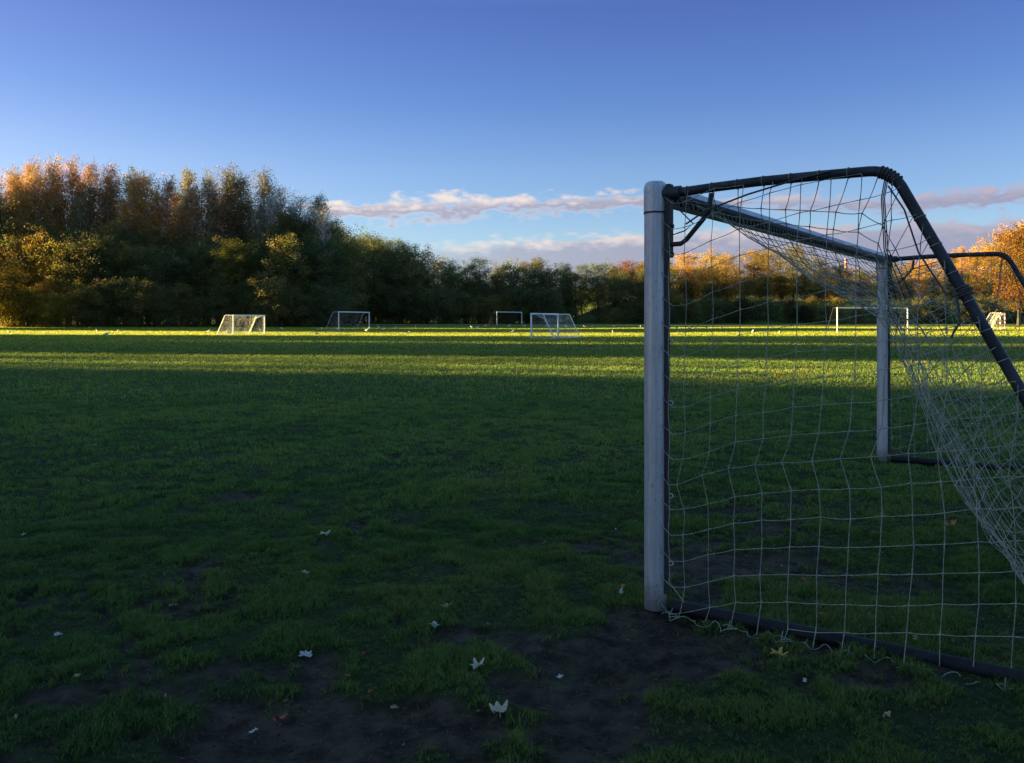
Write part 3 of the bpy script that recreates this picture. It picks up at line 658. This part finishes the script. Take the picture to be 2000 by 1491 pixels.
# centre belt
for k in range(24):
    u = 660+k*28+TR.uniform(-8, 8); x = (u-U0)/F*190
    c = TR.choice([DG, OL, (.11, .15, .05)])
    if 940 < u < 1080: c = TR.choice([YG, (.13, .11, .03)])
    if u > 1210: c = RU
    place('tall' if k % 3 else 'broad', u, 190+TR.uniform(-3, 6), 1.0 if k % 2 == 0 else .93, c, 'dark tree in the belt behind the far goals', 'tree belt behind the far goals', 1.1, .03)
for k in range(21):
    u = 650+k*32+TR.uniform(-8, 8)
    place('broad', u, 178+TR.uniform(-3, 3), .78, TR.choice([DG, DG, OL]), 'rounded dark tree at the front of the far belt', 'front trees of the far belt', 1.15, .07)
for k in range(26):
    u = 640+k*27+TR.uniform(-8, 8)
    if 1128 < u < 1190: continue
    tree('bush', (u-U0)/F*171, 171+TR.uniform(-2, 2), TR.uniform(5, 8) if u < 1080 else TR.uniform(3, 4.5), TR.choice([DG, DG, OL]), 'low dark bush at the edge of the far pitch', 'bushes at the far edge of the pitch', 1.1)
# right side on the bank
for k in range(20):
    u = 1290+k*44+TR.uniform(-9, 9)
    c = TR.choice([(.42, .29, .05), YE, (.38, .27, .05), YG, (.42, .25, .05)])
    if 1440 < u < 1560: c = TR.choice([YE, YG, (.26, .17, .03)])
    if 1570 < u < 1690: c = OL
    place('broad', u, 190+(u-1290)*.052+(6 if k % 2 else -2)+TR.uniform(-2, 2), 1.03 if k % 2 == 0 else .97, c, 'autumn coloured tree on the bank seen through the near net', 'autumn trees on the right bank', 1.35, .03)
for k in range(24):
    u = 1275+k*36+TR.uniform(-9, 9)
    place('broad', u, 181+(u-1290)*.045+TR.uniform(-3, 3), .56, TR.choice([OL, YG, DG, (.12, .085, .025)]), 'olive tree in front on the right bank', 'front trees of the right bank', 1.2, .08)
for k in range(34):
    u = 1270+k*26+TR.uniform(-9, 9)
    tree('bush', (u-U0)/F*176, 174+TR.uniform(-3, 5), TR.uniform(3.5, 5.5), TR.choice([DG, OL, (.05, .05, .022)]), 'low dark bush on the slope of the right bank', 'bushes on the right bank', 1.2)
for k in range(26):
    u = 1280+k*32+TR.uniform(-9, 9)
    tree('bush', (u-U0)/F*(204+(u-1290)*.05), 204+(u-1290)*.05+TR.uniform(-4, 6), TR.uniform(6.5, 9), TR.choice([OL, OR2, GRB]), 'thick undergrowth between the trunks on the right bank', 'undergrowth on the right bank', 1.3)
for k in range(22):
    u = 660+k*30+TR.uniform(-9, 9)
    if 1128 < u < 1190: continue
    tree('bush', (u-U0)/F*200, 200+TR.uniform(-3, 3), TR.uniform(7, 9), DG, 'thick undergrowth between the trunks of the far belt', 'undergrowth in the far belt', 1.3)
tree('birch', (1878-U0)/F*196, 196, 13.5, OR1, 'slim orange tree rising above the crossbar arm at the right')
tree('tall', (1990-U0)/F*150, 150, 18.5, (.22, .12, .028), 'tallest orange tree at the right edge', wid=1.3)
tree('tall', (2060-U0)/F*152, 152, 19, (.22, .12, .028), 'big orange tree cut by the right edge', wid=1.3)
# the wood goes on to the left, out of the picture: it shades the field
def shade(y0, y1, h, dx=0, step=2.6, kind='tall', rows=3, wid=1.25):
    for rw in range(rows):
        y = y0+rw*1.2
        while y <= y1:
            tree(kind, -80-rw*4.5+dx+TR.uniform(-.6, .6), y+.9*rw, h*TR.uniform(.93, 1.08), DG, 'dense dark tree of the wood left of the field', 'wood left of the field', wid); y += step
shade(-4, 33, 20)
shade(51, 63, 24); shade(74, 85, 26); shade(115.5, 127, 25, -4, 2.2); shade(146, 168, 22, -12, 3.6)
shade(66, 71, 11, 0, 2.6, 'broad', 2); shade(36, 48, 10.5, 0, 3, 'broad', 2); shade(36, 48, 19, -12, 4.5, 'bare', 2); shade(35.5, 41, 19, -20, 4.4, 'birch', 2)

# ------------------------------------------------------------------ chimney beyond the trees
x_ = (1652-U0)/F*620; ch = bpy.data.objects.new('chimney', None); C.objects.link(ch); ch.location = (x_, 620, 0); ztop = (V0-505)/F*620+EYE
tag(ch, 'distant red and white banded chimney above the tree tops', 'chimney')
m_ = MB(); m_.tube([(0, 0, 0), (0, 0, ztop)], [1.2, .8], 14); m_.build('shaft', M_BRK, ch)
for k in range(2):
    m_ = MB(); m_.tube([(0, 0, ztop-2.2-3.6*k), (0, 0, ztop-.1-3.6*k)], (.9+.03*k), 14); m_.build('red_band', M_RED, ch)

# ------------------------------------------------------------------ gulls
def gull_mesh(fly=False):
    m_ = MB()
    P_ = [(-.24, 0, .145, .006), (-.20, 0, .148, .022), (-.12, 0, .155, .045), (-.03, 0, .165, .066), (.06, 0, .185, .068), (.12, 0, .215, .048), (.15, 0, .25, .034), (.165, 0, .29, .033), (.185, 0, .312, .034), (.208, 0, .315, .026), (.222, 0, .313, .010)]
    m_.tube([p[:3] for p in P_], [p[3] for p in P_], 12, 0)
    m_.tube([(.215, 0, .312), (.25, 0, .308), (.265, 0, .298)], [.011, .008, .002], 6, 2)
    for s in (-1, 1):
        if not fly:
            m_.tube([(.06, s*.045, .215), (-.04, s*.062, .195), (-.16, s*.04, .168), (-.29, s*.012, .155)], [(.012, .02), (.045, .018), (.028, .012), (.004, .003)], 8, 1)
        else:
            m_.tube([(.03, s*.04, .21), (.05, s*.22, .36), (-.02, s*.40, .46), (-.12, s*.56, .50)], [(.02, .07), (.015, .075), (.010, .055), (.004, .01)], 8, 1)
        m_.tube([(.0, s*.028, .12), (.0, s*.030, .0)], .0055, 5, 2); m_.tube([(-.01, s*.03, .006), (.05, s*.032, .004)], .008, 4, 2)
    me = bpy.data.meshes.new('gull'); me.from_pydata([tuple(v) for v in m_.v], [], m_.f)
    for q_ in (M_GW, M_GG, M_GB): me.materials.append(q_)
    me.polygons.foreach_set('material_index', m_.m); me.polygons.foreach_set('use_smooth', [True]*len(m_.f)); me.update(); return me
g1, g2 = gull_mesh(), gull_mesh(True)
lit_g = [(17.5, 652.5), (190, 650), (231, 652), (407, 651.5), (446, 654), (618, 656), (798, 655), (1000, 653), (1198, 654), (1470, 654), (1524, 655), (489, 648.5)]
shade_g = [(552, 646), (628, 646), (660, 647), (673, 646.5), (740, 643), (771.5, 643.5), (748, 648), (811, 641), (840, 643.5), (921, 642), (931, 643.5), (947, 640), (994, 640), (1023.5, 640), (1065.5, 640.5), (1085, 640.5), (1092, 641.5), (1107, 641.5), (1142, 641.5), (1156.5, 641), (1200, 640.5), (1251, 641), (1323, 643.5), (1346, 645), (1359, 644), (1380.5, 643), (1409.5, 644), (510, 649)]
def put_gull(u, v, label, group=None, me=None, dz=0, rz=None):
    x, y = gpt(u, v); o = link('gull', me or g1, None, (x, y, float(terrain(x, y))+.03+dz)); s = TR.uniform(1.0, 1.25); o.scale = (s, s, s)
    o.rotation_euler = (0, 0, TR.uniform(0, 6.28) if rz is None else rz); tag(o, label, 'gull', group)
for u, v in lit_g: put_gull(u, v, 'white gull standing in the bright sunlit strip of grass', 'gulls in the sunlit strip')
for u, v in shade_g: put_gull(u, v, 'tiny pale gull on the shaded grass before the trees', 'gulls on the shaded grass')
put_gull(208.5, 658, 'white gull on the shadow line below the left sunlit strip', rz=.4)
put_gull(716, 652, 'gull with raised wings in front of the full size goal', me=g2, dz=.15, rz=-.6)
put_gull(443, 651, 'white gull beside the left arm of the small sunlit goal', rz=1.2)

# ------------------------------------------------------------------ fallen leaves
def leaf_mat(name, c):
    c = tuple(x*.72 for x in c); return m_simple('leaf_'+name, tuple(x*.6 for x in c), c, .7, 0, 40, .3, .002)
LM = {'pale': leaf_mat('pale', (.62, .56, .42)), 'white': leaf_mat('whitish', (.62, .66, .62)), 'orange': leaf_mat('orange', (.62, .26, .05)), 'yellow': leaf_mat('yellow', (.70, .40, .08)), 'red': leaf_mat('red', (.42, .11, .05)), 'brown': leaf_mat('brown', (.22, .11, .05)), 'tan': leaf_mat('tan', (.50, .34, .19))}
def leaf_mesh(seed, lobes, key, curl):
    r = random.Random(seed); n = 60; V = [(0, 0, 0)]; amp = .42 if lobes == 5 else .25
    for k in range(n):
        a = 2*math.pi*k/n; q_ = abs(math.cos(lobes*a/2))**1.5
        rd = (.55+amp*q_+.07*abs(math.sin(lobes*3*a))+.04*r.random())*(1 if lobes == 5 else (1 if abs(math.cos(a)) > .6 else .62))
        if lobes == 5: rd *= 1-.35*(math.cos(a-math.pi) > .85)
        V.append((rd*math.cos(a), rd*math.sin(a)*.9, 0))
    V = [(x, y, curl*(x*x*.35+y*y*.5+.12*math.sin(5*x+seed)+.10*math.cos(6*y+2*seed))) for x, y, z in V]
    low = min(v[2] for v in V); V = [(x, y, z-low) for x, y, z in V]; k0 = len(V); V += [(x, y, z-.02) for x, y, z in V]
    Fc = [(0, 1+k, 1+(k+1) % n) for k in range(n)]+[(k0, k0+1+(k+1) % n, k0+1+k) for k in range(n)]+[(1+k, k0+1+k, k0+1+(k+1) % n, 1+(k+1) % n) for k in range(n)]
    m_ = MB(); m_.v = [Vector(v) for v in V]; m_.f = Fc; m_.m = [0]*len(Fc)
    st_ = V[0]; m_.tube([(-.1, 0, st_[2]+.0), (-.7, .04, .10), (-1.15, .1, .02)], .025, 4)
    me = bpy.data.meshes.new('fallen_leaf'); me.from_pydata([tuple(v) for v in m_.v], [], m_.f); me.materials.append(LM[key]); me.update(); return me
LV = {}
def put_leaf(u, v, px, key, lobes, label, group=None, tilt=.25):
    x, y = gpt(u, v); kk = (key, lobes, TR.randrange(3))
    if kk not in LV: LV[kk] = leaf_mesh(hash(kk[2])+lobes, lobes, key, .9+.35*kk[2])
    o = link('fallen_leaf', LV[kk], None, (x, y, float(gz(x, y))+(.014 if y < 15 else .03))); s = px/F*y*.56; o.scale = (s, s, s)
    o.rotation_euler = (TR.uniform(-tilt, tilt)+.22, TR.uniform(-tilt, tilt), TR.uniform(0, 6.28)); tag(o, label, 'leaf', group)
for a in [(975, 1396, 38, 'pale', 5, 'largest cream maple leaf lying on bare mud at the bottom'), (548, 1396, 36, 'red', 7, 'reddish brown oak leaf at the bottom left'), (496, 1411, 20, 'white', 7, 'small white curled leaf left of the reddish oak leaf'),
          (597, 1272, 30, 'white', 7, 'white curled leaf lying on a grass tuft above the reddish oak leaf'), (934, 1313, 32, 'pale', 5, 'pale maple leaf up and left of the largest cream leaf'), (1094, 1319, 20, 'white', 7, 'narrow white leaf left of the muddy hollow'),
          (849, 1222, 22, 'white', 7, 'whitish leaf on mud left of the goalpost foot'), (873, 1188, 24, 'tan', 7, 'flat tan leaf above the whitish leaf on mud'), (950, 1220, 19, 'brown', 7, 'dull orange brown leaf between mud and post'),
          (1213, 1163, 17, 'white', 7, 'small white leaf just left of the post foot'), (1219, 1156, 20, 'orange', 7, 'small orange leaf touching the white leaf by the post'), (1083, 1077, 18, 'red', 7, 'dark red leaf in grass left of the post'),
          (1521, 1283, 34, 'yellow', 5, 'bright yellow orange maple leaf in front of the ground bar'), (1733, 1411, 25, 'tan', 7, 'tan leaf at the bottom right corner'), (1605, 1216, 20, 'orange', 5, 'orange leaf behind the ground bar inside the net'),
          (1699, 1222, 24, 'brown', 5, 'brownish leaf right of the orange leaf inside the net'), (1857, 1033, 22, 'orange', 5, 'orange leaf low behind the net near the right edge'), (1572, 1328, 14, 'white', 7, 'tiny whitish leaf below the yellow maple leaf'),
          (113, 1241, 19, 'white', 7, 'white leaf at the left on the worn turf'), (46, 1059, 14, 'white', 7, 'whitish leaf near the left edge, lower of two'), (47, 1045, 13, 'tan', 7, 'dull leaf near the left edge, upper of two'),
          (634, 1050, 22, 'pale', 7, 'pale yellow leaf on open grass at mid left'), (467, 1108, 24, 'brown', 7, 'dark brown leaf on grass at mid left'), (598, 1125, 19, 'pale', 7, 'thin pale leaf below the pale yellow one'),
          (656, 1117, 12, 'orange', 7, 'upright small orange leaf right of the thin pale leaf'), (338, 1175, 18, 'tan', 7, 'tan leaf half sunk in grass at lower left'), (152, 1336, 14, 'tan', 7, 'small tan leaf on mud at the lower left'),
          (184, 872, 12, 'white', 7, 'white leaf alone on the open grass at left'), (767, 916, 11, 'pale', 7, 'pale leaf alone on the grass left of centre'), (1522, 736, 14, 'red', 5, 'red leaf in the sunlit strip seen through the net'), (770, 1373, 18, 'tan', 7, 'faint tan leaf left of the largest cream leaf'), (1073, 1154, 12, 'red', 7, 'dark red scrap left of the white leaf by the post')]:
    put_leaf(*a)
for k in range(22):
    v = 960+TR.random()*480; u = TR.uniform(30, 1980)
    put_leaf(u, v, TR.uniform(9, 16), TR.choice(['brown', 'brown', 'tan', 'red', 'orange']), 7, 'small dull fallen leaf sunk into the near grass', 'dull leaves in the near grass', tilt=.5)
for k in range(70):
    v = 690+TR.random()**1.6*420; u = TR.uniform(0, 2000)
    put_leaf(u, v, TR.uniform(4, 7), TR.choice(['pale', 'tan', 'tan', 'white', 'orange', 'brown']), 7, 'tiny fallen leaf speck scattered over the open grass', 'scattered leaf specks')
